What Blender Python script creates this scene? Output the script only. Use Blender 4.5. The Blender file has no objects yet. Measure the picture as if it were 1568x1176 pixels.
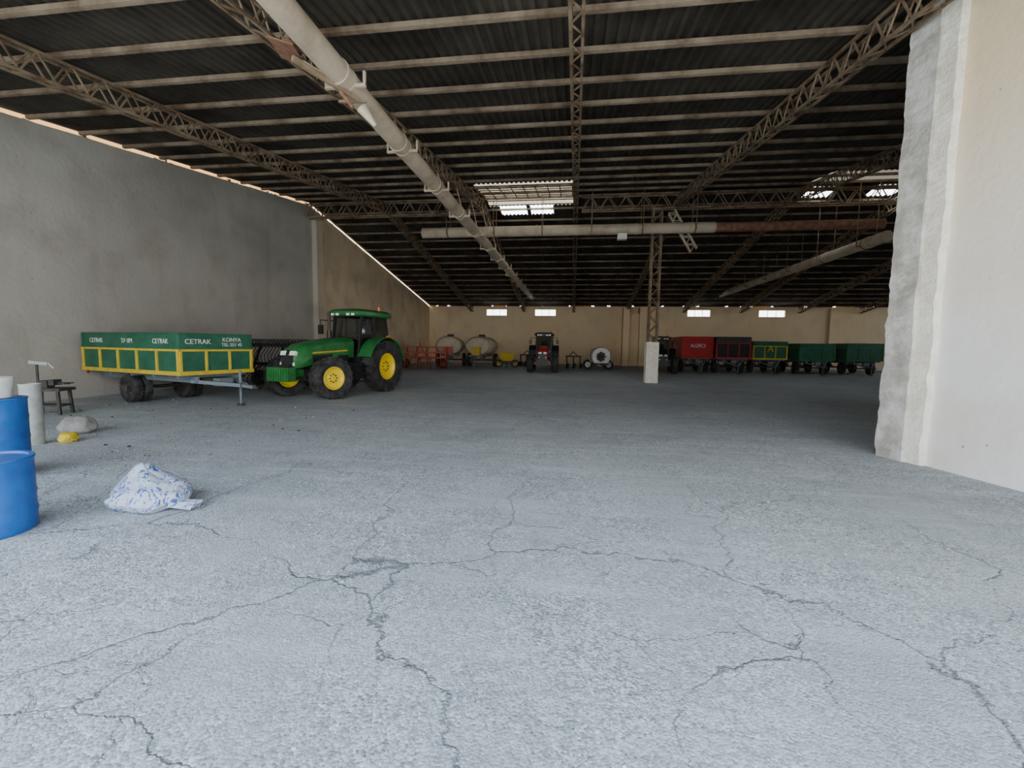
import bpy, math, random
from mathutils import Matrix, Vector, noise, Euler
random.seed(7)
C=bpy.context
# ---------------------------------------------------------------- materials
def mat(name,col,rough=.6,metal=0,col2=None,scale=3,bump=0,bscale=20,lo=.4,hi=.6,detail=6,spec=.5,trans=0,alpha=1):
    m=bpy.data.materials.new(name); m.use_nodes=True
    n=m.node_tree.nodes; l=m.node_tree.links; b=n['Principled BSDF']
    b.inputs['Roughness'].default_value=rough; b.inputs['Metallic'].default_value=metal
    b.inputs['Specular IOR Level'].default_value=spec
    b.inputs['Base Color'].default_value=(*col,1)
    tc=n.new('ShaderNodeTexCoord')
    if col2:
        nt=n.new('ShaderNodeTexNoise'); nt.inputs['Scale'].default_value=scale; nt.inputs['Detail'].default_value=detail
        nt.inputs['Roughness'].default_value=.65
        l.new(tc.outputs['Object'],nt.inputs['Vector'])
        cr=n.new('ShaderNodeValToRGB'); cr.color_ramp.elements[0].position=lo; cr.color_ramp.elements[1].position=hi
        cr.color_ramp.elements[0].color=(*col,1); cr.color_ramp.elements[1].color=(*col2,1)
        l.new(nt.outputs['Fac'],cr.inputs['Fac']); l.new(cr.outputs['Color'],b.inputs['Base Color'])
    if bump:
        n2=n.new('ShaderNodeTexNoise'); n2.inputs['Scale'].default_value=bscale; n2.inputs['Detail'].default_value=8
        l.new(tc.outputs['Object'],n2.inputs['Vector'])
        bp=n.new('ShaderNodeBump'); bp.inputs['Strength'].default_value=bump; bp.inputs['Distance'].default_value=.03
        l.new(n2.outputs['Fac'],bp.inputs['Height']); l.new(bp.outputs['Normal'],b.inputs['Normal'])
    return m
GREEN=mat('green_paint',(.012,.13,.025),.35,0,(.03,.17,.05),4)
DGREEN=mat('board_green',(.008,.085,.045),.5,0,(.02,.12,.065),3)
YEL=mat('yellow_paint',(.62,.46,.02),.45,0,(.5,.36,.03),6)
RIMY=mat('rim_yellow',(.85,.62,.01),.4)
RUB=mat('rubber',(.012,.012,.013),.8,0,(.05,.048,.045),5,.3,40)
BLK=mat('black_plastic',(.012,.012,.013),.45)
DARK=mat('dark_steel',(.03,.03,.033),.6,.2,(.06,.05,.045),6)
LAMP=mat('lamp_lens',(.8,.82,.8),.15)
ORG=mat('orange_lens',(.8,.2,.02),.3)
RED=mat('red_paint',(.45,.014,.014),.4,0,(.32,.02,.02),4)
RFRAME=mat('orange_red_frame',(.42,.05,.02),.5,0,(.3,.04,.02),4)
WHT=mat('white_paint',(.75,.75,.72),.5,0,(.6,.6,.56),5)
GRY=mat('grey_blue_steel',(.1,.16,.2),.6,0,(.16,.17,.17),5)
SILV=mat('grey_cover',(.4,.42,.4),.6,0,(.28,.3,.28),4)
BLUE=mat('blue_plastic',(.006,.085,.34),.42,0,(.012,.12,.42),3)
CANV=mat('cream_shell',(.6,.52,.38),.7,0,(.45,.4,.3),3)
STEEL=mat('cream_rusty_steel',(.27,.205,.135),.8,.0,(.11,.06,.035),2.2,.2,30,.42,.66,spec=.15)
PURL=mat('purlin_steel',(.27,.215,.155),.8,.0,(.11,.07,.045),1.3,.2,30,.40,.66,spec=.15)
DUCT=mat('duct_cream',(.48,.40,.30),.6,0,(.26,.19,.13),1.3,.1,12,.45,.8,spec=.25)
RUST=mat('rust',(.16,.07,.04),.85,0,(.25,.13,.08),5,.3,30)
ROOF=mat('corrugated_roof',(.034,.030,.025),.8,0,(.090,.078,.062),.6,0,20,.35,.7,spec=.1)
CRUST=mat('white_plaster_edge',(.86,.83,.75),.85,0,(.76,.71,.6),6,.5,25)
FOOT=mat('whitewashed_concrete',(.62,.61,.58),.9,0,(.40,.38,.34),3,.5,14,spec=.2)
SACKW=mat('sack_grey',(.26,.26,.25),.8,0,(.36,.35,.33),6,.3,20)

def wallmat(name,c1,c2,stain,ysplit=None,c3=None,ztop=None,spots=.5):
    m=bpy.data.materials.new(name); m.use_nodes=True
    n=m.node_tree.nodes; l=m.node_tree.links; b=n['Principled BSDF']; b.inputs['Roughness'].default_value=.92
    b.inputs['Specular IOR Level'].default_value=.15
    tc=n.new('ShaderNodeTexCoord')
    def noi(s,d,vec=None):
        t=n.new('ShaderNodeTexNoise'); t.inputs['Scale'].default_value=s; t.inputs['Detail'].default_value=d
        l.new(vec or tc.outputs['Object'],t.inputs['Vector']); return t
    def mix(f,a,bb):
        x=n.new('ShaderNodeMix'); x.data_type='RGBA'; l.new(f,x.inputs['Factor'])
        for s,v in ((6,a),(7,bb)):
            if isinstance(v,tuple): x.inputs[s].default_value=(*v,1)
            else: l.new(v,x.inputs[s])
        return x.outputs[2]
    def rng(o,a,bb,c=0,d=1):
        r=n.new('ShaderNodeMapRange'); l.new(o,r.inputs[0]); r.inputs[1].default_value=a; r.inputs[2].default_value=bb
        r.inputs[3].default_value=c; r.inputs[4].default_value=d; return r.outputs[0]
    col=mix(rng(noi(.35,5).outputs['Fac'],.35,.65),c1,c2)
    sx=n.new('ShaderNodeSeparateXYZ'); l.new(tc.outputs['Object'],sx.inputs[0])
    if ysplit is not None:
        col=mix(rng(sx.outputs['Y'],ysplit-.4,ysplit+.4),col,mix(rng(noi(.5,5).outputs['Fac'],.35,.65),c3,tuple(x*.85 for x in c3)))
    if ztop is not None:
        ad=n.new('ShaderNodeMath'); ad.operation='MULTIPLY_ADD'; l.new(noi(.6,4).outputs['Fac'],ad.inputs[0]); ad.inputs[1].default_value=3; l.new(sx.outputs['Z'],ad.inputs[2])
        col=mix(rng(ad.outputs[0],3.4,7.0),col,ztop)
    mp=n.new('ShaderNodeMapping'); mp.inputs['Scale'].default_value=(1.6,1.6,.2); l.new(tc.outputs['Object'],mp.inputs[0])
    col=mix(rng(noi(1.2,6,mp.outputs[0]).outputs['Fac'],.55,.85,0,.3),col,stain)
    col=mix(rng(noi(.8,9).outputs['Fac'],.5,.8,0,.55),col,stain)
    vo=n.new('ShaderNodeTexVoronoi'); vo.inputs['Scale'].default_value=2.8; l.new(tc.outputs['Object'],vo.inputs['Vector'])
    col=mix(rng(vo.outputs['Distance'],.06,.04,0,spots),col,tuple(x*.5 for x in stain))
    l.new(col,b.inputs['Base Color'])
    bp=n.new('ShaderNodeBump'); bp.inputs['Strength'].default_value=.3; bp.inputs['Distance'].default_value=.03
    l.new(noi(9,8).outputs['Fac'],bp.inputs['Height']); l.new(bp.outputs['Normal'],b.inputs['Normal'])
    return m
WL=wallmat('left_plaster',(.37,.35,.31),(.46,.44,.395),(.25,.225,.185),22.2,(.80,.65,.44))  # colour carries the shade: near stretch darker grey, brighter cream past the ridge
WB=wallmat('far_plaster',(.85,.66,.42),(.87,.72,.48),(.64,.49,.31))
WR=wallmat('near_plaster',(.84,.835,.81),(.87,.86,.83),(.68,.61,.50),ztop=(.84,.69,.46),spots=.8)

def floormat():
    m=bpy.data.materials.new('dusty_concrete'); m.use_nodes=True
    n=m.node_tree.nodes; l=m.node_tree.links; b=n['Principled BSDF']; b.inputs['Roughness'].default_value=.8
    b.inputs['Specular IOR Level'].default_value=.3
    tc=n.new('ShaderNodeTexCoord')
    def noi(s,d,vec=None,r=.6):
        t=n.new('ShaderNodeTexNoise'); t.inputs['Scale'].default_value=s; t.inputs['Detail'].default_value=d; t.inputs['Roughness'].default_value=r
        l.new(vec or tc.outputs['Object'],t.inputs['Vector']); return t
    def rng(o,a,bb,c=0,d=1):
        r=n.new('ShaderNodeMapRange'); l.new(o,r.inputs[0]); r.inputs[1].default_value=a; r.inputs[2].default_value=bb
        r.inputs[3].default_value=c; r.inputs[4].default_value=d; return r.outputs[0]
    def mix(f,a,bb,bt='MIX'):
        x=n.new('ShaderNodeMix'); x.data_type='RGBA'; x.blend_type=bt
        if isinstance(f,(int,float)): x.inputs['Factor'].default_value=f
        else: l.new(f,x.inputs['Factor'])
        for s,v in ((6,a),(7,bb)):
            if isinstance(v,tuple): x.inputs[s].default_value=(*v,1)
            else: l.new(v,x.inputs[s])
        return x.outputs[2]
    def math_(op,a,bb):
        x=n.new('ShaderNodeMath'); x.operation=op
        for i,v in enumerate((a,bb)):
            if isinstance(v,(int,float)): x.inputs[i].default_value=v
            else: l.new(v,x.inputs[i])
        return x.outputs[0]
    base=mix(rng(noi(.28,6).outputs['Fac'],.35,.65),(.31,.34,.355),(.42,.455,.47))
    base=mix(rng(noi(1.6,8,None,.7).outputs['Fac'],.4,.75,0,.6),base,(.51,.55,.565))
    v=n.new('ShaderNodeTexVoronoi'); v.inputs['Scale'].default_value=75; l.new(tc.outputs['Object'],v.inputs['Vector'])
    sep=n.new('ShaderNodeSeparateColor'); l.new(v.outputs['Color'],sep.inputs[0])
    g=rng(sep.outputs[0],0,1,.45,1.5)
    v2=n.new('ShaderNodeTexVoronoi'); v2.inputs['Scale'].default_value=30; l.new(tc.outputs['Object'],v2.inputs['Vector'])
    sep2=n.new('ShaderNodeSeparateColor'); l.new(v2.outputs['Color'],sep2.inputs[0])
    g2=rng(sep2.outputs[1],.0,1,.82,1.18); g=math_('MULTIPLY',g,g2)
    cmb=n.new('ShaderNodeCombineColor'); [l.new(g,cmb.inputs[i]) for i in range(3)]
    expo=rng(noi(.7,6,None,.7).outputs['Fac'],.36,.58,.2,1)
    base=mix(expo,base,mix(1.0,base,cmb.outputs[0],'MULTIPLY'))
    nf=noi(120,4); base=mix(rng(nf.outputs['Fac'],.5,.75,0,.5),base,(.17,.18,.185))
    for rot,sx_,amt in((.25,(.30,2.4,1),.5),(-.35,(.25,3.0,1),.35)):
        mp=n.new('ShaderNodeMapping'); mp.inputs['Rotation'].default_value=(0,0,rot); mp.inputs['Scale'].default_value=sx_; l.new(tc.outputs['Object'],mp.inputs[0])
        base=mix(rng(noi(1.3,7,mp.outputs[0],.7).outputs['Fac'],.52,.72,0,amt),base,(.56,.60,.62))
        base=mix(rng(noi(.9,7,mp.outputs[0],.7).outputs['Fac'],.56,.75,0,amt),base,(.22,.23,.235))
    w=noi(1.1,6); vm=n.new('ShaderNodeVectorMath'); vm.operation='MULTIPLY_ADD'
    l.new(w.outputs['Color'],vm.inputs[0]); vm.inputs[1].default_value=(.9,.9,0); l.new(tc.outputs['Object'],vm.inputs[2])
    cks=None
    for sc_,wd,lo,hi in((.45,.007,.32,.46),(.9,.008,.47,.56),(2.2,.012,.56,.64)):
        vc=n.new('ShaderNodeTexVoronoi'); vc.feature='DISTANCE_TO_EDGE'; vc.inputs['Scale'].default_value=sc_; l.new(vm.outputs[0],vc.inputs['Vector'])
        ck=rng(vc.outputs['Distance'],.0,wd,1,0)
        ck=math_('MULTIPLY',ck,rng(noi(.45,3).outputs['Fac'],lo,hi))
        cks=ck if cks is None else math_('MAXIMUM',cks,ck)
    sxy=n.new('ShaderNodeSeparateXYZ'); l.new(tc.outputs['Object'],sxy.inputs[0])
    ck=math_('MULTIPLY',cks,rng(sxy.outputs['Y'],3.0,6,1,.3))
    base=mix(math_('MULTIPLY',ck,.8),base,(.10,.105,.105))
    # lighter chipped margins along cracks and dark damp spots
    st=rng(noi(2.6,5).outputs['Fac'],.62,.74,0,.35); base=mix(st,base,(.22,.215,.20))
    st2=rng(noi(5,4).outputs['Fac'],.68,.76,0,.4); base=mix(st2,base,(.16,.15,.135))
    l.new(base,b.inputs['Base Color'])
    h=math_('ADD',math_('MULTIPLY',v.outputs['Distance'],-.6),math_('MULTIPLY',noi(55,6).outputs['Fac'],.7))
    h=math_('SUBTRACT',h,math_('MULTIPLY',ck,1.5))
    bp=n.new('ShaderNodeBump'); bp.inputs['Strength'].default_value=.5; bp.inputs['Distance'].default_value=.014
    l.new(h,bp.inputs['Height']); l.new(bp.outputs['Normal'],b.inputs['Normal'])
    return m
FLOOR=floormat()

def transl(name,col,k):
    m=bpy.data.materials.new(name); m.use_nodes=True; n=m.node_tree.nodes; l=m.node_tree.links
    n.remove(n['Principled BSDF']); o=n['Material Output']
    t=n.new('ShaderNodeBsdfTranslucent'); t.inputs[0].default_value=(*col,1)
    d=n.new('ShaderNodeBsdfDiffuse'); d.inputs[0].default_value=(*[c*.6 for c in col],1)
    x=n.new('ShaderNodeMixShader'); x.inputs[0].default_value=k; l.new(d.outputs[0],x.inputs[1]); l.new(t.outputs[0],x.inputs[2])
    l.new(x.outputs[0],o.inputs[0]); return m
POLY=transl('dirty_polycarbonate',(.16,.145,.12),.6)
POLY2=transl('grimy_polycarbonate',(.06,.052,.042),.6)
HOLEDIFF=transl('roof_hole_diffuser',(.85,.9,.95),.8)  # added diffusers over open roof holes: they show white and spread the sun
GAPGLOW=transl('warm_gap_strip',(.46,.25,.09),.6)  # added translucent strip, tints the daylight in the eaves gaps warm

# ---------------------------------------------------------------- mesh builder
class MB:
    def __init__(s): s.v=[];s.f=[];s.m=[];s.mats=[]
    def mi(s,m):
        if m not in s.mats: s.mats.append(m)
        return s.mats.index(m)
    def add(s,vs,fs,m):
        o=len(s.v); s.v+= [tuple(x) for x in vs]; i=s.mi(m)
        for f in fs: s.f.append(tuple(o+k for k in f)); s.m.append(i)
    def box(s,c,d,m,rot=(0,0,0)):
        R=Euler(rot).to_matrix(); c=Vector(c)
        vs=[c+R@Vector((x*d[0]/2,y*d[1]/2,z*d[2]/2)) for x in(-1,1) for y in(-1,1) for z in(-1,1)]
        s.add(vs,[(0,1,3,2),(4,6,7,5),(0,4,5,1),(2,3,7,6),(0,2,6,4),(1,5,7,3)],m)
    def frame(s,p,q):
        p=Vector(p);q=Vector(q);d=(q-p).normalized()
        up=Vector((0,0,1)) if abs(d.z)<.95 else Vector((1,0,0))
        a=d.cross(up).normalized(); b=a.cross(d).normalized(); return p,q,d,a,b
    def beam(s,p,q,w,h,m):
        p,q,d,a,b=s.frame(p,q)
        vs=[e+a*x*w/2+b*y*h/2 for e in(p,q) for x,y in((-1,-1),(1,-1),(1,1),(-1,1))]
        s.add(vs,[(3,2,1,0),(4,5,6,7),(0,1,5,4),(1,2,6,5),(2,3,7,6),(3,0,4,7)],m)
    def cyl(s,p,q,r0,r1,m,n=16,caps=True):
        p,q,d,a,b=s.frame(p,q)
        vs=[e+(a*math.cos(2*math.pi*i/n)+b*math.sin(2*math.pi*i/n))*r for e,r in((p,r0),(q,r1)) for i in range(n)]
        fs=[(i,(i+1)%n,n+(i+1)%n,n+i) for i in range(n)]
        if caps: fs+=[tuple(range(n))[::-1],tuple(range(n,2*n))]
        s.add(vs,fs,m)
    def lathe(s,c,axis,prof,m,n=32):
        c=Vector(c); _,_,d,a,b=s.frame(c,c+Vector(axis)); k=len(prof)
        vs=[c+d*h+(a*math.cos(2*math.pi*i/n)+b*math.sin(2*math.pi*i/n))*r for i in range(n) for r,h in prof]
        fs=[(i*k+j,((i+1)%n)*k+j,((i+1)%n)*k+j+1,i*k+j+1) for i in range(n) for j in range(k-1)]
        s.add(vs,fs,m)
    def loft(s,secs,m,caps=True):
        k=len(secs[0]); vs=[p for q in secs for p in q]
        fs=[(i*k+j,i*k+(j+1)%k,(i+1)*k+(j+1)%k,(i+1)*k+j) for i in range(len(secs)-1) for j in range(k)]
        if caps: fs+=[tuple(range(k))[::-1],tuple(range((len(secs)-1)*k,len(secs)*k))]
        s.add(vs,fs,m)
    def tube(s,pts,r,m,n=8):
        for a,b in zip(pts,pts[1:]): s.cyl(a,b,r,r,m,n)
    def ell(s,c,r,m,n=20,k=12,pw=1):
        vs=[];fs=[]
        for j in range(k+1):
            t=math.pi*j/k
            for i in range(n):
                p=2*math.pi*i/n
                f=lambda x:math.copysign(abs(x)**pw,x)
                vs.append((c[0]+r[0]*f(math.sin(t))*f(math.cos(p)),c[1]+r[1]*f(math.sin(t))*f(math.sin(p)),c[2]+r[2]*f(math.cos(t))))
        for j in range(k):
            for i in range(n): fs.append((j*n+i,(j+1)*n+i,(j+1)*n+(i+1)%n,j*n+(i+1)%n))
        s.add(vs,fs,m)
    def spin(s,i0,c,a):
        R=Matrix.Rotation(a,3,'Z'); c=Vector(c)
        for i in range(i0,len(s.v)): s.v[i]=tuple(c+R@(Vector(s.v[i])-c))
    def obj(s,name,loc=(0,0,0),rz=0,bevel=0,smooth=True,sc=1):
        me=bpy.data.meshes.new(name); me.from_pydata(s.v,[],s.f)
        for m in s.mats: me.materials.append(m)
        me.polygons.foreach_set('material_index',s.m)
        if smooth:
            me.polygons.foreach_set('use_smooth',[True]*len(s.f)); me.set_sharp_from_angle(angle=math.radians(38))
        me.update()
        o=bpy.data.objects.new(name,me); C.collection.objects.link(o); o.location=loc; o.rotation_euler=(0,0,rz); o.scale=(sc,)*3
        if bevel:
            b=o.modifiers.new('bevel','BEVEL'); b.width=bevel; b.segments=2; b.limit_method='ANGLE'; b.angle_limit=math.radians(50)
        return o

# ---------------------------------------------------------------- building
RY,RH=21.8,8.79
XL,XR,YF,Y0=-13.7,36.0,41.0,-0.5
def H(y): return RH-.134*(RY-y) if y<RY else RH-.181*(y-RY)

fl=MB(); fl.add([(-14.5,-25,0),(60,-25,0),(60,45,0),(-14.5,45,0)],[(0,1,2,3)],FLOOR); 
fl.add([(-60,-60,-.02),(90,-60,-.02),(90,80,-.02),(-60,80,-.02)],[(0,1,2,3)],FLOOR); fl.obj('floor',smooth=False)

PR=[(0,0),(.35,0),(.5,.045),(.85,.045),(1,0)]
def ch(f):
    for (a,h),(b_,g) in zip(PR,PR[1:]):
        if a<=f<=b_: return h+(g-h)*(f-a)/(b_-a)
    return 0
def corr(b,x0,x1,ys,m,per=.2,dz=0,flat=1):
    xs=[x0]; k=math.floor(x0/per)-1
    while k*per<x1+per:
        for f,_ in PR[:-1]:
            x=(k+f)*per
            if x0+1e-4<x<x1-1e-4: xs.append(x)
        k+=1
    xs.append(x1); xs=[(x,ch((x/per)%1)*flat) for x in xs]; k=len(xs)
    vs=[(x,y,H(y)+h+dz) for y in ys for x,h in xs]
    fs=[(j*k+i,j*k+i+1,(j+1)*k+i+1,(j+1)*k+i) for j in range(len(ys)-1) for i in range(k-1)]
    b.add(vs,fs,m)
rb=MB()
x0,x1=XL-.02,XR+.2
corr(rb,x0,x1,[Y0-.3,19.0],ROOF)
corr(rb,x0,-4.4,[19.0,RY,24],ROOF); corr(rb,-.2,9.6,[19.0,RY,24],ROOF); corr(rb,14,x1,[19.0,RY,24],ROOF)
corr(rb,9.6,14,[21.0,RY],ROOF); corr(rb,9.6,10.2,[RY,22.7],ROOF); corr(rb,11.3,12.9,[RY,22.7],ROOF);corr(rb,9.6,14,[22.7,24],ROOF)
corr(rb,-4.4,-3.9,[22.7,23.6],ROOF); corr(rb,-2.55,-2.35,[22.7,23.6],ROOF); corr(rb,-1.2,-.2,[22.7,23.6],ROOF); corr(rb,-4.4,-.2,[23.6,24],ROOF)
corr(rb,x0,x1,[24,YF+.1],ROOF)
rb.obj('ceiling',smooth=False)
pb=MB(); corr(pb,-4.4,-.2,[19.0,RY,22.7],POLY); corr(pb,9.6,14,[19.0,21.0],POLY2)
corr(pb,-3.9,-2.55,[22.7,23.6],HOLEDIFF); corr(pb,-2.35,-1.2,[22.7,23.6],HOLEDIFF); corr(pb,10.2,11.3,[RY,22.7],HOLEDIFF); corr(pb,12.9,14,[RY,22.7],HOLEDIFF)
pb.obj('skylight_panels',smooth=False)

pu=MB(); y=1.3
while y<YF-.3:
    z=H(y)-.055
    pu.beam((XL+.1,y,z),(XR-.1,y,z),.04,.085,PURL); pu.beam((XL+.1,y+.035,z-.04),(XR-.1,y+.035,z-.04),.06,.012,PURL)
    y+=1.2
for i in range(9):
    y=19.1+i*.42; pu.beam((-4.4,y,H(y)-.06),(-.2,y,H(y)-.06),.07,.04,PURL)
for i in range(9):
    x=-4.4+i*.52; pu.beam((x,19,H(19)-.1),(x,RY,H(RY)-.1),.04,.03,PURL)
pu.obj('roof_purlins',smooth=False)

def truss(x,ystart=.5):
    t=MB()
    def seg(ya,yb):
        n=int(abs(yb-ya)/.55); 
        for s in(-.09,.09):
            for dz in(-.17,-.60):
                t.beam((x+s,ya,H(ya)+dz),(x+s,yb,H(yb)+dz),.045,.045,STEEL)
        for i in range(n):
            a=ya+(yb-ya)*i/n; b=ya+(yb-ya)*(i+1)/n; mm=(a+b)/2
            for s in(-.09,.09):
                t.beam((x+s,a,H(a)-.6),(x+s,mm,H(mm)-.17),.025,.025,STEEL); t.beam((x+s,mm,H(mm)-.17),(x+s,b,H(b)-.6),.025,.025,STEEL)
            t.beam((x-.09,a,H(a)-.6),(x+.09,mm,H(mm)-.6),.02,.025,STEEL); t.beam((x+.09,mm,H(mm)-.6),(x-.09,b,H(b)-.6),.02,.025,STEEL)
    seg(ystart,RY); seg(RY,YF-.1)
    t.obj('roof_truss',smooth=False)
for x in(-9.5,-4.6,-.08,4.62,9.5,14.2,18.9,23.6,28.3,33): truss(x)

t=MB()
def lat(t,p,q,dep,n,wd=.3,m=STEEL,c=.06,d=.035):
    p=Vector(p);q=Vector(q); ax=(q-p).normalized(); side=Vector((0,0,1)).cross(ax).normalized(); dn=ax.cross(side).normalized()
    if dn.z>0: dn=-dn
    for s in(-1,1):
        o=side*s*wd/2
        t.beam(p+o,q+o,c,c,m); t.beam(p+o+dn*dep,q+o+dn*dep,c,c,m)
        for i in range(n):
            a=p.lerp(q,i/n)+o; b=p.lerp(q,(i+1)/n)+o; mm=p.lerp(q,(i+.5)/n)+o
            t.beam(a+dn*dep,mm,d,d,m); t.beam(mm,b+dn*dep,d,d,m)
    for i in range(n):
        a=p.lerp(q,i/n)-side*wd/2+dn*dep; b=p.lerp(q,(i+.5)/n)+side*wd/2+dn*dep
        t.beam(a,b,d,d,m)
lat(t,(.2,RY-.3,8.6),(XR-.2,RY-.3,8.6),.65,44)
lat(t,(XL+.1,RY-.3,8.6),(-4.5,RY-.3,8.6),.65,11)
t.beam((-4.5,RY-.3,8.62),(.2,RY-.3,8.62),.08,.08,STEEL)
t.obj('ridge_truss',smooth=False)

def column(x,y,name='lattice_column',top=7.87):
    c=MB()
    N=14; secs=[]
    for k in range(N):
        z=1.9*k/(N-1)
        secs.append([(sx*.28+.018*noise.noise(Vector((sx*3,sy*5,z*4))),sy*.28,z) for sx,sy in((-1,-1),(1,-1),(1,1),(-1,1))])
    c.loft(secs,CRUST); w=.19
    for sx in(-w,w):
        for sy in(-w,w): c.beam((sx,sy,1.88),(sx,sy,top),.07,.07,STEEL)
    z=1.9;k=0
    while z<top-.4:
        s=1 if k%2 else -1
        for q in(-w,w):
            c.beam((-s*w,q,z),(s*w,q,z+.42),.035,.035,STEEL); c.beam((q,-s*w,z),(q,s*w,z+.42),.035,.035,STEEL)
        z+=.42;k+=1
    c.box((0,0,top),(.5,.5,.05),STEEL)
    c.obj(name,(x,y,0),bevel=0,smooth=False)
column(3.63,21.5)
column(18.9,21.5)
br=MB(); lat(br,(4.35,21.35,7.85),(5.35,21.2,6.1),.3,5,.28,DUCT,.05,.03)
br.obj('broken_truss_brace',smooth=False)

def duct(p,q,r,m,hang=2.4,m2=STEEL,tx=None):
    b=MB(); b.cyl(p,q,r,r,m,24); p=Vector(p);q=Vector(q); L=(q-p).length; d=(q-p)/L; s=1.0
    side=d.cross(Vector((0,0,1)))
    while s<L-.5:
        c=p+d*s
        b.cyl(c-d*.02,c+d*.02,r+.02,r+.02,m,24)
        cc=c+d*.25; lo=Vector((0,0,r*.5))
        b.cyl(cc-d*.03,cc+d*.03,r+.012,r+.012,m2,24)
        b.beam(cc-side*(r+.16)-lo,cc+side*(r+.16)-lo,.05,.05,m2)
        for sg in(-1,1):
            b.beam(cc+side*sg*(r+.14)-lo,cc+side*sg*(r+.14)+Vector((0,0,.12)),.04,.04,m2)
            a=cc+side*sg*(r+.14)+Vector((0,0,.1))
            e=Vector((tx,cc.y,H(cc.y)-.6)) if tx is not None else Vector((a.x,a.y,H(a.y)-.1))
            if tx is None or sg==(1 if (side.x*(tx-cc.x))>0 else -1):
                b.beam(a,e,.025,.025,m2)
        s+=hang
    return b
b=duct((-3.75,1,5.85),(-3.75,YF-.3,5.85),.185,DUCT,2.4,DUCT,-4.5)
b.box((-4.0,6.5,5.95),(.5,.6,.03),RUST,(.2,.35,0)); b.box((-4.18,6.2,5.8),(.34,.55,.02),RUST,(.1,.2,.3))
b.cyl((-3.75,6.9,5.6),(-3.55,6.9,5.35),.03,.03,RUST,8)
b.beam((-4.1,6.2,5.7),(-3.6,7.2,5.62),.05,.08,STEEL)
b.cyl((-3.7,7.5,5.66),(-3.5,7.6,5.4),.1,.03,CANV,12)
b.beam((-3.95,7.2,5.62),(-3.5,7.25,5.62),.04,.04,STEEL)
b.obj('ventilation_pipe')
b=duct((-7.2,20.6,6.86),(5.9,20.6,6.86),.23,DUCT,2.2)
b.cyl((5.9,20.6,6.86),(12.5,20.6,6.86),.2,.2,RUST,20)
b.box((2.0,20.6,6.53),(.4,.3,.25),WHT); b.obj('ventilation_pipe')
duct((11.7,19,6.0),(11.7,YF-.3,6.0),.22,DUCT,3).obj('ventilation_pipe')

# walls
wl=MB(); ys=[Y0]+[k*1.0 for k in range(0,42)]; ys[-1]=YF; ys.append(RY); ys=sorted(set(ys))
vs=[];fs=[]
for yy in ys:
    g=.10+.03*noise.noise(Vector((yy*1.7,0,0)))
    for x in(XL,XL-.12): vs+=[(x,yy,0),(x,yy,H(yy)-g)]
for i in range(len(ys)-1):
    a=i*4;b_=a+4
    fs+=[(a,a+1,b_+1,b_),(a+2,b_+2,b_+3,a+3),(a+1,a+3,b_+3,b_+1)]
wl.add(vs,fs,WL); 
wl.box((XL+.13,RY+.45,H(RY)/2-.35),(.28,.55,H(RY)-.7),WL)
for k in range(16): 
    yy=1.5+k*2.5+random.uniform(-.4,.4); wl.box((XL-.06,yy,H(yy)-.07),(.1,random.uniform(.06,.15),.1),RUST)
for k in range(34):
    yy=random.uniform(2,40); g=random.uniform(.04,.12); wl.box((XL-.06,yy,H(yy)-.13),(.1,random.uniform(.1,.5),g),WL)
for ya,yb in((Y0,RY),(RY,YF)):
    wl.add([(XL-.11,ya,H(ya)-.2),(XL-.11,yb,H(yb)-.2),(XL-.11,yb,H(yb)+.05),(XL-.11,ya,H(ya)+.05)],[(0,1,2,3)],GAPGLOW)
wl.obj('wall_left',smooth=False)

wins=[(-7.2,1.9),(-2.66,1.9),(10.8,1.9),(16.8,2.1)]; zb,zt=4.4,4.98; top=H(YF)-.06
wb=MB(); 
def wbx(xa,xb,za,zz): wb.box(((xa+xb)/2,YF+.1,(za+zz)/2),(xb-xa,.2,zz-za),WB)
xa=XL-.12
for cx,w in wins:
    wbx(xa,cx-w/2,0,top); wbx(cx-w/2,cx+w/2,0,zb); wbx(cx-w/2,cx+w/2,zt,top); xa=cx+w/2
wbx(xa,XR+.2,0,top)
for px in(4.5,5.9): wb.box((px,YF-.6,2.55),(.55,1.2,5.1),WB)
wb.box((5.2,YF-.35,2.3),(1.0,.5,4.6),WB)
for px in(21.5,29): wb.box((px,YF-.12,2.55),(.4,.3,5.1),WB)
x=XL
while x<XR:
    L=random.uniform(.6,2.5); wb.box((x+L/2,YF+.1,top+.05),(L,.1,.1),random.choice([GAPGLOW,RUST,RUST])); x+=L+random.uniform(.02,.3)
wb.obj('wall_back',smooth=False)
for i,(cx,w) in enumerate(wins):
    f=MB()
    for z in(zb,zt): f.box((cx,YF+.1,z),(w,.1,.05),WHT)
    for k in range(4): f.box((cx-w/2+w*k/3,YF+.1,(zb+zt)/2),(.04,.06,zt-zb),WHT)
    f.obj('window_%d'%(i+1),smooth=False)
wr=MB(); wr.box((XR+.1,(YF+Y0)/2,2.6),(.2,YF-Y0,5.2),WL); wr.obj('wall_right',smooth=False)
wf=MB()
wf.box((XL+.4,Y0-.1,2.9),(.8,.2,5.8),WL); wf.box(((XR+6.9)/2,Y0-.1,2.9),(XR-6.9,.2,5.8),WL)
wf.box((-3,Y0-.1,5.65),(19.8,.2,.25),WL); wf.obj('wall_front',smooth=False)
pw=MB()
def jit(i,z,a): return a*noise.noise(Vector((i*7.3,z*2.1,1.7)))+a*.6*noise.noise(Vector((i*3.1,z*8,5)))
N=90
secs=[]
for k in range(N):
    P=[(5.07,7.14),(6.84,-.45),(7.17,-.38),(5.4,7.2)]
    secs.append([(x,y_,(H(y_)-.2)*k/(N-1)) for x,y_ in P])
pw.loft(secs,WR)
secs=[]
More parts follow.
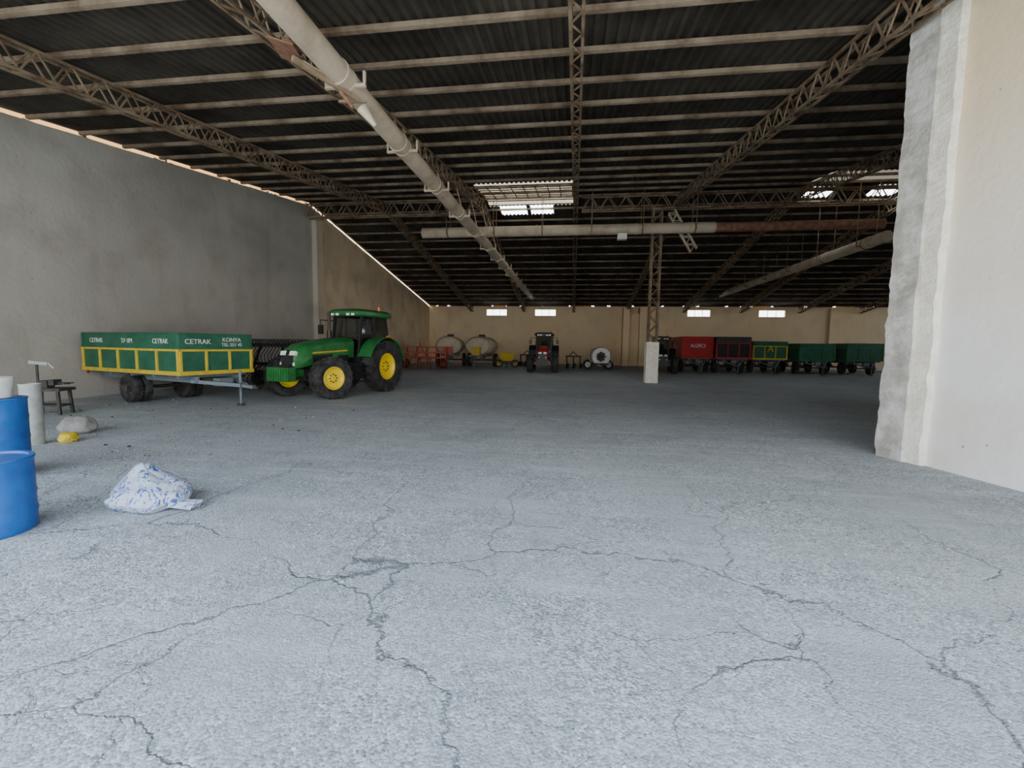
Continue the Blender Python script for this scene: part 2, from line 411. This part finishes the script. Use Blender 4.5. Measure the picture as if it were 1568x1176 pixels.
for k in range(N):
    z=6.75*k/(N-1); cut=max(0,(z-6.3))*.6
    P=[(4.79+jit(1,z,.04)+cut,7.64),(4.90+jit(2,z,.02),7.24),(5.4,7.2),(5.4,7.8),(4.93+cut,7.8)]
    secs.append([(x,y_,z) for x,y_ in P])
pw.loft(secs,FOOT)
secs=[]
for k in range(N):
    z=6.65*k/(N-1)
    P=[(4.93+jit(3,z,.03),7.26),(5.0+jit(4,z,.02),7.03+jit(6,z,.04)),(5.17,7.03),(5.17,7.26)]
    secs.append([(x,y_,z) for x,y_ in P])
pw.loft(secs,CRUST)
pw.obj('wall_partition',smooth=False)

# ---------------------------------------------------------------- vehicles
def wheel(b,c,r,w,rr,rim,lugs=20,side=1,tire=RUB,steer=0):
    i0=len(b.v); c=Vector(c); hw=w/2
    prof=[(rr,-hw*.75),(rr+.03,-hw*.9),(rr+(r-rr)*.5,-hw*1.02),(r*.95,-hw*.92),(r*.975,-hw*.6),(r*.98,0),(r*.975,hw*.6),(r*.95,hw*.92),(rr+(r-rr)*.5,hw*1.02),(rr+.03,hw*.9),(rr,hw*.75)]
    b.lathe(c,(0,1,0),prof,tire,40)
    for i in range(lugs):
        for s in(-1,1):
            a=2*math.pi*(i+(.5 if s>0 else 0))/lugs; a2=a+2*math.pi*.8/lugs
            p=c+Vector((math.cos(a)*r*.975,s*.02,math.sin(a)*r*.975)); q=c+Vector((math.cos(a2)*r*.96,s*hw*.98,math.sin(a2)*r*.96))
            d=(q-p).normalized(); rad=Vector((math.cos((a+a2)/2),0,math.sin((a+a2)/2))); sd=d.cross(rad).normalized()
            h=r*.035; ww=r*.045
            vs=[e+sd*x*ww/2+rad*y*h for e in(p,q) for x,y in((-1,-.5),(1,-.5),(1,1),(-1,1))]
            b.add(vs,[(3,2,1,0),(4,5,6,7),(0,1,5,4),(1,2,6,5),(2,3,7,6),(3,0,4,7)],tire)
    for s in(1,-1):
        pr=[(rr+.01,s*hw*.78),(rr*.95,s*hw*.8),(rr*.9,s*hw*.55),(rr*.78,s*hw*.35),(rr*.5,s*hw*.3),(rr*.42,s*hw*.42),(rr*.2,s*hw*.5),(0.001,s*hw*.5)]
        b.lathe(c,(0,1,0),pr,rim,32)
        for i in range(8):
            a=math.pi*i/4; p=c+Vector((math.cos(a)*rr*.34,s*hw*.42,math.sin(a)*rr*.34)); b.cyl(p,p+Vector((0,s*.04,0)),.02,.02,DARK,6)
    if steer: b.spin(i0,c,steer)

def glassmat():
    m=bpy.data.materials.new('tinted_glass'); m.use_nodes=True; n=m.node_tree.nodes; l=m.node_tree.links
    n.remove(n['Principled BSDF']); o=n['Material Output']; t=n.new('ShaderNodeBsdfTransparent'); t.inputs[0].default_value=(.4,.45,.45,1)
    g=n.new('ShaderNodeBsdfGlossy'); g.inputs['Roughness'].default_value=.05; x=n.new('ShaderNodeMixShader'); x.inputs[0].default_value=.1
    l.new(t.outputs[0],x.inputs[1]); l.new(g.outputs[0],x.inputs[2]); l.new(x.outputs[0],o.inputs[0]); return m
GLASS=glassmat()
def tractor(name,loc,rz,body=GREEN,rim=RIMY,stripe=YEL,roofm=None,sc=1,frame=DARK,steer=0,weights=None,fend=None):
    b=MB(); R=.9;F=.64;WB_=2.55; fend=fend or body
    for s in(-1,1):
        wheel(b,(0,s*.86,R),R,.5,.46,rim,22); wheel(b,(WB_,s*.88,F),F,.4,.34,rim,20,steer=steer)
    b.cyl((0,-.8,R),(0,.8,R),.14,.14,frame,14); b.box((.1,0,.85),(.9,.55,.6),frame)
    b.box((1.4,0,.82),(2.3,.42,.45),frame); b.box((WB_,0,.64),(.28,1.35,.2),body); b.box((WB_,0,.72),(.6,.35,.3),frame)
    for s in(-1,1): b.cyl((WB_,s*.55,.64),(WB_,s*.72,.64),.17,.15,frame,14)
    b.box((1.8,0,1.12),(1.5,.5,.35),frame)
    def sec(x,w,zb_,zt_,k=.13):
        return [(x,-w,zb_),(x,w,zb_),(x,w,zt_-k),(x,w*.78,zt_-k*.25),(x,w*.4,zt_),(x,-w*.4,zt_),(x,-w*.78,zt_-k*.25),(x,-w,zt_-k)]
    b.loft([sec(.95,.4,1.22,1.88),sec(1.6,.4,1.2,1.85),sec(2.3,.385,1.12,1.77),sec(2.9,.36,1.0,1.66),sec(3.2,.32,.95,1.5,.16),sec(3.32,.27,.95,1.3,.16)],body)
    for s in(-1,1):
        b.box((2.0,s*.397,1.42),(1.5,.012,.05),stripe,(0,.045,0)); b.box((2.35,s*.392,1.22),(.8,.012,.22),BLK,(0,.03,0))
        b.box((1.45,s*.402,1.22),(.5,.012,.18),BLK)
        b.box((3.24,s*.17,1.36),(.12,.22,.13),LAMP,(0,-.4,0)); b.box((3.3,s*.17,1.06),(.08,.2,.1),LAMP)
    b.box((3.31,0,1.15),(.06,.42,.32),BLK,(0,-.1,0)); b.box((3.25,0,1.38),(.12,.1,.15),BLK,(0,-.4,0))
    for k in range(5): b.box((3.345,0,1.03+.055*k),(.02,.4,.012),frame)
    wm=weights or body
    b.box((3.2,0,.8),(.5,.45,.22),wm)
    for k in range(9): b.box((3.55,-.36+.09*k,.78),(.28,.075,.4),wm)
    b.box((3.5,0,1.02),(.1,.6,.05),BLK)
    z0,z1=1.25,2.62
    P0=[(-.62,-.7),(.9,-.55),(.9,.55),(-.62,.7)]; P1=[(-.5,-.62),(.72,-.56),(.72,.56),(-.5,.62)]
    b.box((.1,0,1.2),(1.5,1.15,.35),BLK)
    for (xa,ya),(xb,yb) in zip(P0,P1): b.beam((xa,ya,z0),(xb,yb,z1),.07,.07,BLK)
    for s in(-1,1):
        b.beam((.12,s*.66,z0),(.1,s*.61,z1),.05,.05,BLK)
        b.beam((-.62,s*.7,z0+.05),(.9,s*.56,z0+.05),.06,.1,body); 
    def q(a,b_,c,d): b.add([a,b_,c,d],[(0,1,2,3)],GLASS)
    q((.88,-.5,1.3),(.88,.5,1.3),(.71,.52,2.6),(.71,-.52,2.6)); q((-.6,-.66,1.5),(-.6,.66,1.5),(-.49,.6,2.6),(-.49,-.6,2.6))
    for s in(-1,1): q((-.58,s*.685,1.55),(.87,s*.55,1.3),(.7,s*.555,2.6),(-.48,s*.615,2.6))
    def rs(z,g): return [(-.75+g,-.7+g,z),(-.6+g,-.74+g,z),(.8-g,-.7+g,z),(1.0-g,-.55+g,z),(1.0-g,.55-g,z),(.8-g,.7-g,z),(-.6+g,.74-g,z),(-.75+g,.7-g,z)]
    rm=roofm or body
    b.loft([rs(2.6,.05),rs(2.66,0),rs(2.76,.0),rs(2.84,.1),rs(2.87,.3)],rm)
    b.box((.93,0,2.66),(.12,1.0,.1),BLK)
    for yy in(-.42,-.22,.22,.42): b.box((.99,yy,2.66),(.03,.13,.07),LAMP)
    b.cyl((-.3,.5,2.85),(-.3,.5,3.0),.05,.045,ORG,12)
    for s in(-1,1):
        sc_=[]
        for k in range(11):
            a=math.radians(20+k*15); rr_=R+.09
            ca,sa=math.cos(a),math.sin(a)
            sc_.append([(ca*rr_,s*.56,R+sa*rr_),(ca*rr_,s*1.1,R+sa*rr_),(ca*(rr_+.04),s*1.1,R+sa*(rr_+.04)),(ca*(rr_+.04),s*.56,R+sa*(rr_+.04))])
        b.loft(sc_,fend)
        vs=[(math.cos(math.radians(20+k*15))*R,s*.58,R+math.sin(math.radians(20+k*15))*R) for k in range(11)]+[(-.8,s*.58,1.1),(.7,s*.58,1.1)]
        b.add(vs,[tuple(range(len(vs)))],fend)
        b.box((-.2,s*1.0,1.93),(.2,.12,.08),ORG)
        b.box((.95,s*.62,.78),(.75,.34,.5),BLK)
        for k in range(3): b.box((1.05,s*.88,.45+.25*k),(.4,.18,.03),BLK)
        b.tube([(.75,s*.58,2.45),(.95,s*.98,2.48),(.95,s*.98,2.2)],.015,BLK); b.box((.95,s*.98,2.15),(.05,.2,.32),BLK)
    b.cyl((1.05,-.52,1.5),(1.05,-.52,2.1),.08,.08,BLK,14); b.cyl((1.05,-.52,2.1),(1.05,-.52,2.75),.045,.045,BLK,12)
    b.box((-.1,0,1.6),(.45,.45,.14),BLK); b.box((-.32,0,1.95),(.12,.45,.6),BLK); b.lathe((.5,0,1.95),(.5,0,1),[(.2,-.015),(.22,0),(.2,.015),(.18,0),(.2,-.015)],BLK,20); b.cyl((.5,0,1.95),(.65,0,1.4),.03,.03,BLK,8)
    for s in(-1,1): b.beam((-.3,s*.3,.6),(-1.1,s*.4,.55),.06,.06,frame)
    b.beam((-.4,0,1.1),(-1.05,0,.95),.05,.05,frame)
    return b.obj(name,loc,rz,sc=sc)
tractor('agricultural_tractor',(-7.3,14.6,0),math.radians(-102),sc=.97,steer=math.radians(-16))
tractor('compact_tractor',(-1.95,29.6,0),math.radians(-88),RED,WHT,WHT,BLK,.88,weights=BLK,fend=BLK)
tractor('compact_tractor',(5.9,31.4,0),math.radians(-97),BLK,RED,RED,BLK,.84)

def text(parent,body,size,loc,rot,m):
    cu=bpy.data.curves.new('lettering','FONT'); cu.body=body; cu.size=size; cu.extrude=.003; cu.align_x='CENTER'; cu.align_y='CENTER'
    o=bpy.data.objects.new('lettering',cu); C.collection.objects.link(o); cu.materials.append(m); o.parent=parent; o.location=loc; o.rotation_euler=rot
def trailer(name,loc,rz,L,W,zb_,zt_,R,ax,main,rib,posts=5,band=.3,txt=None,upper=None,rimm=DARK,bar=1.3,dual=False,logo=None):
    b=MB(); zm=zt_-band
    for s in(-1,1): b.beam((.1,s*W*.28,zb_-.12),(L,s*W*.28,zb_-.12),.08,.16,GRY)
    for k in range(5): b.beam((.2+k*(L-.4)/4,-W/2+.05,zb_-.04),(.2+k*(L-.4)/4,W/2-.05,zb_-.04),.06,.07,GRY)
    b.box((L/2,0,zb_+.02),(L,W,.04),main)
    for s in(-1,1):
        b.box((L/2,s*(W/2-.02),(zb_+zm)/2),(L,.035,zm-zb_),main); b.box((L/2,s*(W/2-.02),(zm+zt_)/2),(L,.045,band-.03),upper or main)
        b.box((L/2,s*(W/2+.005),zb_+.05),(L+.06,.07,.1),rib); b.box((L/2,s*(W/2+.005),zm-.01),(L+.06,.06,.055),rib)
        for k in range(posts): b.box((.03+(L-.06)*k/(posts-1),s*(W/2+.01),(zb_+zm)/2),(.06,.055,zm-zb_),rib)
        for k in range(3): b.box((.03+(L-.06)*k/2,s*(W/2+.008),(zm+zt_)/2),(.05,.04,band),main)
    for x in(0.02,L-.02):
        e=1 if x>1 else -1
        b.box((x,0,(zb_+zm)/2),(.035,W,zm-zb_),main); b.box((x,0,(zm+zt_)/2),(.045,W,band-.03),upper or main)
        b.box((x+e*.02,0,zb_+.05),(.07,W+.05,.1),rib); b.box((x+e*.02,0,zm-.01),(.06,W+.05,.055),rib)
        n=4
        for k in range(n): b.box((x+e*.02,-W/2+.03+(W-.06)*k/(n-1),(zb_+zm)/2),(.055,.06,zm-zb_),rib)
    for s in(-1,1): b.box((L/2,s*(W/2-.02),zt_),(L+.04,.06,.03),main)
    for x in(.02,L-.02): b.box((x,0,zt_),(.06,W,.03),main)
    for a in ax:
        b.cyl((a,-W*.42,R),(a,W*.42,R),.05,.05,DARK,10)
        for s in(-1,1):
            wheel(b,(a,s*W*.41,R),R,R*.52,R*.5,rimm,26)
            if dual: wheel(b,(a,s*W*.41-s*R*.6,R),R,R*.52,R*.5,rimm,26)
            for k in range(3): b.box((a,s*W*.27,R+.1+k*.03),(.7-k*.15,.07,.025),DARK)
            b.box((a,s*W*.27,(R+zb_)/2),(.12,.08,max(.05,zb_-R)),GRY)
    for s in(-1,1): b.beam((L-.2,s*W*.3,zb_-.16),(L+bar*.7,s*.06,.55),.08,.09,GRY)
    b.beam((L+bar*.6,0,.55),(L+bar,0,.52),.1,.08,GRY); b.lathe((L+bar+.06,0,.52),(0,0,1),[(.03,-.02),(.07,-.02),(.07,.02),(.03,.02),(.03,-.02)],DARK,14)
    b.cyl((L+bar*.45,.16,.9),(L+bar*.45,.16,.05),.035,.03,GRY,10); b.cyl((L+bar*.45,.16,0),(L+bar*.45,.16,.05),.09,.09,DARK,12)
    b.box((L+.15,0,zb_-.2),(.25,.35,.2),GRY)
    for s in(-1,1): b.box((-.03,s*W*.42,zb_-.05),(.04,.16,.08),RED)
    o=b.obj(name,loc,rz,bevel=.006)
    if txt:
        zz=(zm+zt_)/2
        for k,tt in enumerate(txt[0]): text(o,tt,band*.42,(L*(k+.5)/len(txt[0]),-W/2-.008,zz),(math.pi/2,0,0),txt[2])
        text(o,txt[1][0],band*.42,(L+.012,-W*.26,zz),(math.pi/2,0,math.pi/2),txt[2])
        text(o,txt[1][1],band*.36,(L+.012,W*.2,zz+.06),(math.pi/2,0,math.pi/2),txt[2]); text(o,txt[1][2],band*.3,(L+.012,W*.2,zz-.07),(math.pi/2,0,math.pi/2),txt[2])
    if logo: text(o,logo[0],logo[1],(L+.06,0,(zb_+zt_)/2+.1),(math.pi/2,0,math.pi/2),logo[2])
    return o
trailer('tipping_trailer',(-13.13,11.34,0),math.atan2(-.26,.97),4.2,1.86,.8,1.82,.38,[1.85],DGREEN,YEL,6,.4,(['CETRAK','TARIM','CETRAK'],['CETRAK','KONYA','TEL 551 45'],WHT),upper=DGREEN,dual=True)
trailer('farm_trailer',(8.15,35.2,0),math.radians(-90),4.4,1.95,1.0,2.4,.42,[1,3.3],RED,RED,4,.3,logo=('AGRO',.34,WHT),bar=1.4)
trailer('farm_trailer',(10.4,35,0),math.radians(-91),4.4,2.1,1.0,2.4,.42,[1,3.3],BLK,RED,4,.4,upper=DARK,bar=1.3)
trailer('farm_trailer',(13.05,35.8,0),math.radians(-91),4.2,2.1,.95,2.15,.42,[1,3.2],DGREEN,YEL,4,.3,bar=1.2,logo=('A',.6,YEL))
trailer('farm_trailer',(16.2,36,0),math.radians(-93),4.2,2.1,.95,2.05,.42,[1,3.2],DGREEN,GREEN,4,.3,bar=1.2)
trailer('farm_trailer',(19.4,36.4,0),math.radians(-94),4.2,2.1,.95,2.1,.42,[1,3.2],DGREEN,GREEN,4,.3,bar=1.2)

# spring tine rake behind tractor
b=MB()
for z,yy in((1.55,0),(.85,.1),(.6,-.5)): b.beam((-1.6,yy,z),(1.6,yy,z),.1,.1,BLK)
for x in(-1.5,-.5,.5,1.5):
    b.beam((x,0,1.6),(x,-.5,.55),.07,.07,BLK); b.beam((x,.1,.85),(x,-.9,.45),.06,.06,DARK)
for k in range(22):
    x=-1.55+k*.148
    b.lathe((x,-.1,1.6),(1,0,0),[(.12,-.02),(.15,-.02),(.15,.02),(.12,.02),(.12,-.02)],DARK,14)
    b.tube([(x,-.1,1.45),(x,-.35,1.15),(x,-.28,.85),(x,-.5,.6)],.014,BLK,6)
    b.tube([(x+.05,-.5,.6),(x+.05,-.75,.35),(x+.05,-.6,.12),(x+.05,-.72,0.0)],.014,DARK,6)
for s in(-1,1): wheel(b,(s*1.2,.5,.3),.3,.18,.15,DARK,14)
for s in(-1,1): b.beam((s*1.2,.5,.3),(s*1.2,0,.85),.06,.06,DARK)
b.obj('spring_tine_harrow',(-10.7,14.6,0),math.radians(-8))

# red cultivator
b=MB()
for z,yy in((.75,0),(.75,.7),(1.45,.35),(1.1,-.2)): b.beam((-1.7,yy,z),(1.7,yy,z),.09,.09,RFRAME)
for k in range(6):
    x=-1.65+k*.66; b.beam((x,0,.75),(x,.35,1.5),.06,.06,RFRAME); b.beam((x,.7,.75),(x,.35,1.5),.06,.06,RFRAME); b.beam((x,-.3,.75),(x,.9,.75),.06,.06,RFRAME)
    b.beam((x,-.2,1.15),(x,-.3,.2),.05,.04,RFRAME)
for k in range(11):
    x=-1.65+k*.33; yy=0 if k%2 else .7; b.tube([(x,yy,.75),(x,yy-.25,.6),(x,yy-.2,.3),(x,yy-.05,.0)],.03,RFRAME,6)
for k in range(8):
    x=-1.5+k*.43; b.lathe((x,-.3,.25),(1,.2,0),[(.001,-.01),(.25,-.01),(.25,.01),(.001,.01)],RUST,18)
for s in(-1,1): wheel(b,(s*1.3,1.1,.32),.32,.2,.16,RFRAME,14); b.beam((s*1.3,1.1,.32),(s*1.3,.7,.75),.06,.06,RFRAME)
b.beam((0,-.2,.8),(0,-.9,.6),.08,.08,RFRAME); b.tube([(-.4,-.2,.75),(0,-.3,1.7),(.4,-.2,.75)],.035,RFRAME,6)
b.obj('tine_cultivator',(-10.0,28.2,0),.15)
def tanker(name,loc,rz,tm,cover,sc=1):
    b=MB(); b.box((1.4,0,.7),(3,.9,.1),GRY)
    def s_(x,k):
        return [(x,math.cos(2*math.pi*i/20)*.85*k,1.3+math.sin(2*math.pi*i/20)*.6*k) for i in range(20)]
    b.loft([s_(.1,.55),s_(.2,.85),s_(.4,1),s_(2.2,1),s_(2.45,.85),s_(2.55,.5)],tm)
    b.cyl((1.3,0,1.85),(1.3,0,2.02),.22,.2,BLK,16)
    for x in(.7,1.9): b.lathe((x,0,1.3),(1,0,0),[(0.61,-.03),(.615,.03)],DARK,20)
    for s in(-1,1):
        wheel(b,(1.1,s*.85,.42),.42,.22,.22,cover,16)
        b.beam((.6,s*.5,.7),(.6,s*.5,1.1),.08,.08,GRY); b.beam((2.1,s*.5,.7),(2.1,s*.5,1.1),.08,.08,GRY)
    b.cyl((1.1,-.8,.42),(1.1,.8,.42),.05,.05,DARK,8); b.beam((1.1,0,.42),(1.1,0,.7),.3,.2,GRY)
    b.beam((2.8,0,.65),(4.0,0,.5),.09,.09,GRY); b.cyl((3.6,.1,.8),(3.6,.1,0),.03,.03,GRY,8)
    b.box((2.75,0,1.0),(.25,.5,.5),cover)
    return b.obj(name,loc,rz,sc=sc)
tanker('tank_sprayer',(-9.6,34.5,0),math.radians(-80),CANV,RED,1.2)
tanker('tank_sprayer',(-6.9,34.8,0),math.radians(-92),CANV,YEL,1.2)
b=MB(); b.lathe((0,0,.95),(0,1,0),[(.35,-.2),(.62,-.2),(.66,-.1),(.66,.1),(.6,.18),(.35,.2)],WHT,32)
for i in range(8):
    a=math.pi*i/4; b.box((math.cos(a)*.2,0,.95+math.sin(a)*.2),(.3,.04,.1),DARK,(0,-a,0))
b.lathe((0,-.05,.95),(0,1,0),[(.001,-.1),(.1,-.08),(.12,.05)],DARK,16)
b.loft([[(math.cos(2*math.pi*i/16)*.55*k,y_,1.05+math.sin(2*math.pi*i/16)*.5*k) for i in range(16)] for y_,k in((.3,.8),(.45,1),(1.7,1),(1.85,.8))],SILV)
for s in(-1,1): wheel(b,(s*.75,.9,.36),.36,.2,.18,WHT,16); b.beam((s*.4,.9,.36),(s*.75,.9,.36),.06,.06,DARK)
b.box((0,.8,.45),(.9,2.2,.12),DARK); b.beam((0,.8,.4),(0,-.8,.35),.08,.08,DARK); b.cyl((0,-.7,.45),(0,-.7,0),.03,.03,DARK,8)
for s in(-1,1): b.tube([(s*.7,-.1,.5),(s*.85,-.1,1.1),(s*.7,-.1,1.5)],.025,SILV,8)
b.obj('orchard_fan_sprayer',(1.9,31.5,0),.15)
b=MB(); b.loft([[(-.35,-.3,.5),(.35,-.3,.5),(.35,.3,.5),(-.35,.3,.5)],[(-.6,-.45,1.1),(.6,-.45,1.1),(.6,.45,1.1),(-.6,.45,1.1)]],YEL)
b.box((0,0,.42),(1.2,.5,.1),DARK)
for s in(-1,1): wheel(b,(s*.6,0,.3),.3,.14,.16,YEL,14)
b.cyl((-.6,0,.3),(.6,0,.3),.03,.03,DARK,8); b.beam((0,-.2,.42),(0,-.9,.3),.06,.06,DARK); b.cyl((0,-.85,.32),(0,-.85,0),.025,.025,DARK,8)
b.obj('seed_spreader',(-4.9,32.6,0),.1)
def plough(loc,rz):
    b=MB(); b.beam((-.6,0,.9),(.6,0,.9),.09,.09,DARK)
    for k in range(3):
        x=-.5+k*.5; b.beam((x,0,.9),(x,-.1,.3),.06,.08,DARK)
        b.add([(x-.15,-.35,0),(x+.15,-.05,0),(x+.2,0,.35),(x-.05,-.3,.4),(x-.15,-.32,.0),(x+.15,-.02,0),(x+.2,.03,.35),(x-.05,-.27,.4)],[(0,1,2,3),(7,6,5,4),(0,4,5,1),(1,5,6,2),(2,6,7,3),(3,7,4,0)],DARK)
    b.tube([(-.35,0,.9),(0,.1,1.25),(.35,0,.9)],.03,DARK,8); b.obj('mouldboard_plough',loc,rz)
plough((.0,33.5,0),.2); plough((-3.7,35.2,0),-.3)

# ---------------------------------------------------------------- near left props
def barrel(name,loc,r,h,m,open_=True,lidm=None):
    b=MB(); pr=[(0.001,0),(r*.95,0),(r,.02)]
    for k in range(1,4):
        z=h*k/4; pr+=[(r,z-.03),(r*1.02,z),(r,z+.03)]
    pr+=[(r,h-.03),(r*1.03,h-.015),(r*1.02,h)]
    if open_: pr+=[(r*.96,h),(r*.95,h-.1),(r*.95,.03),(0.001,.03)]
    else: pr+=[(r*.9,h),(r*.88,h-.02),(0.001,h-.02)]
    b.lathe((0,0,0),(0,0,1),pr,m,36)
    if lidm: b.lathe((0,0,h+.001),(0,0,1),[(.001,.24),(.2,.24),(.21,.22),(.18,0),(.001,0)],lidm,24)
    return b.obj(name,loc)
barrel('plastic_barrel',(-4.88,2.98,0),.3,.64,BLUE,False)
barrel('plastic_barrel',(-6.72,4.22,0),.3,.95,BLUE,False,WHT)
barrel('white_drum',(-8.3,5.7,0),.125,.95,SILV,False)
def sack(name,loc,rz,r,m,seed=0,tail=None):
    b=MB(); n,k=56,30; vs=[];fs=[]
    for j in range(k+1):
        t=math.pi*j/k
        for i in range(n):
            p=2*math.pi*i/n; f=lambda x,e=.8:math.copysign(abs(x)**e,x)
            d=Vector((f(math.sin(t))*math.cos(p),f(math.sin(t))*math.sin(p),f(math.cos(t),.85)))
            q=Vector((d.x*r[0],d.y*r[1],d.z*r[2]))
            q*=1+.16*noise.noise(d*1.6+Vector((seed,0,0)))+.07*noise.noise(d*5+Vector((seed,3,0)))+.05*abs(noise.noise(d*9+Vector((seed,0,4))))
            z=q.z+r[2]*.75; z=max(z,.004+.004*math.sin(i))
            if tail and j<k/2:
                g=max(0,1-t/.75); z+=g*tail*1.0; q.x=q.x*(1-.5*g)-g*.09; q.y*=1-.5*g
                q.x+=g*.03*math.cos(7*p)*(1 if j else 0); q.y+=g*.03*math.sin(7*p)*(1 if j else 0)
            vs.append((q.x,q.y,z))
    for j in range(k):
        for i in range(n): fs.append((j*n+i,(j+1)*n+i,(j+1)*n+(i+1)%n,j*n+(i+1)%n))
    b.add(vs,fs,m)
    if tail:
        s1=[[(.30+.06*k_,-.12+.03*k_+w*.5*(.12+.02*k_),.06-.015*k_+.02*noise.noise(Vector((k_,w*3,2)))+h) for w,h in((-1,0),(-.3,.05),(.4,.02),(1,.04),(.4,-.01),(-.3,.0))] for k_ in range(4)]
        b.loft(s1,m)
    return b.obj(name,loc,rz)
def sackmat():
    m=bpy.data.materials.new('printed_sack'); m.use_nodes=True; n=m.node_tree.nodes; l=m.node_tree.links; b=n['Principled BSDF']; b.inputs['Roughness'].default_value=.55
    tc=n.new('ShaderNodeTexCoord'); w=n.new('ShaderNodeTexNoise'); w.inputs['Scale'].default_value=6; w.inputs['Detail'].default_value=2; w.inputs['Distortion'].default_value=3
    l.new(tc.outputs['Object'],w.inputs['Vector'])
    r=n.new('ShaderNodeValToRGB'); r.color_ramp.interpolation='CONSTANT'; e=r.color_ramp.elements; e[0].color=(.42,.47,.56,1); e[0].position=0; e[1].position=.535; e[1].color=(.05,.1,.34,1)
    x=e.new(.595); x.color=(.42,.47,.56,1); l.new(w.outputs['Fac'],r.inputs['Fac']); l.new(r.outputs['Color'],b.inputs['Base Color'])
    nn=n.new('ShaderNodeTexNoise'); nn.inputs['Scale'].default_value=14; l.new(tc.outputs['Object'],nn.inputs['Vector']); bp=n.new('ShaderNodeBump'); bp.inputs['Distance'].default_value=.03; bp.inputs['Strength'].default_value=.6
    l.new(nn.outputs['Fac'],bp.inputs['Height']); l.new(bp.outputs['Normal'],b.inputs['Normal']); return m
SACK=sackmat()
sack('feed_sack',(-4.13,3.76,0),.1,(.35,.3,.16),SACK,2,.17)
sack('cement_sack',(-8.6,6.55,0),.4,(.24,.22,.17),SACKW,5)
sack('grain_sack',(-8.0,5.95,0),1.2,(.12,.11,.09),YEL,9)
b=MB(); 
b.box((0,0,.55),(.7,.45,.06),DARK)
for sx in(-.3,.3):
    for sy in(-.17,.17): b.beam((sx,sy,0),(sx*.9,sy*.9,.53),.05,.05,DARK)
b.box((0,0,.2),(.6,.35,.04),DARK); b.box((-.05,0,.66),(.18,.2,.16),DARK); b.box((.12,0,.7),(.1,.22,.12),DARK)
b.cyl((.05,0,.68),(.4,0,.68),.025,.025,DARK,10); b.cyl((.38,-.13,.68),(.38,.13,.68),.012,.012,DARK,8)
b.cyl((-.2,0,.58),(-.2,0,1.1),.025,.025,DARK,10); b.box((-.15,0,1.12),(.35,.08,.07),SILV,(0,.1,0)); b.cyl((.02,0,1.12),(.12,0,1.0),.03,.02,SILV,10)
b.obj('vise_bench',(-11.3,8.1,0),.3)
b=MB()
for i in range(110):
    x=random.uniform(-11.5,-5); y_=random.uniform(5,11); s=random.uniform(.01,.028)
    b.ell((x,y_,s*.3),(s,s*random.uniform(.5,1),s*.5),random.choice([DARK,RUST,SACKW]),6,4)
for i in range(160):
    x=random.uniform(-3,4); y_=random.uniform(1.1,5); s=random.uniform(.004,.013); b.ell((x,y_,s*.3),(s,s*.8,s*.5),random.choice([SACKW,FOOT]),6,4)
b.obj('floor_litter')

# ---------------------------------------------------------------- light
w=bpy.data.worlds.new('sky'); C.scene.world=w; w.use_nodes=True; n=w.node_tree.nodes; l=w.node_tree.links
bg=n['Background']; bg.inputs['Strength'].default_value=6.8
tc=n.new('ShaderNodeTexCoord'); sx=n.new('ShaderNodeSeparateXYZ'); l.new(tc.outputs['Generated'],sx.inputs[0])
r=n.new('ShaderNodeValToRGB'); r.color_ramp.elements[0].position=.0; r.color_ramp.elements[0].color=(.97,.94,.9,1); r.color_ramp.elements[1].position=.6; r.color_ramp.elements[1].color=(.65,.80,1,1)
l.new(sx.outputs['Z'],r.inputs['Fac']); l.new(r.outputs['Color'],bg.inputs['Color'])
la=bpy.data.lights.new('doorway_portal','AREA'); la.shape='RECTANGLE'; la.size=19.8; la.size_y=5.5; la.cycles.is_portal=True
lo=bpy.data.objects.new('doorway_portal',la); C.collection.objects.link(lo); lo.location=(-3,Y0-.05,2.75); lo.rotation_euler=(math.pi/2,0,0)
su=bpy.data.lights.new('sun','SUN'); su.energy=28; su.color=(1,.9,.74); su.angle=.01
so=bpy.data.objects.new('sun',su); C.collection.objects.link(so); so.rotation_euler=Vector((-.12,-.17,1)).to_track_quat('Z','Y').to_euler(); so.location=(0,-10,30)

# ---------------------------------------------------------------- camera
cd=bpy.data.cameras.new('camera'); cam=bpy.data.objects.new('camera',cd); C.collection.objects.link(cam)
cd.sensor_width=36; cd.lens=690/1600*36; cd.clip_start=.05; cd.clip_end=300
cam.matrix_world=Matrix.Translation((0,0,1.65))@Matrix.Rotation(math.radians(7.85),4,'Z')@Matrix.Rotation(math.radians(85),4,'X')@Matrix.Rotation(math.radians(.86),4,'Z')
C.scene.camera=cam
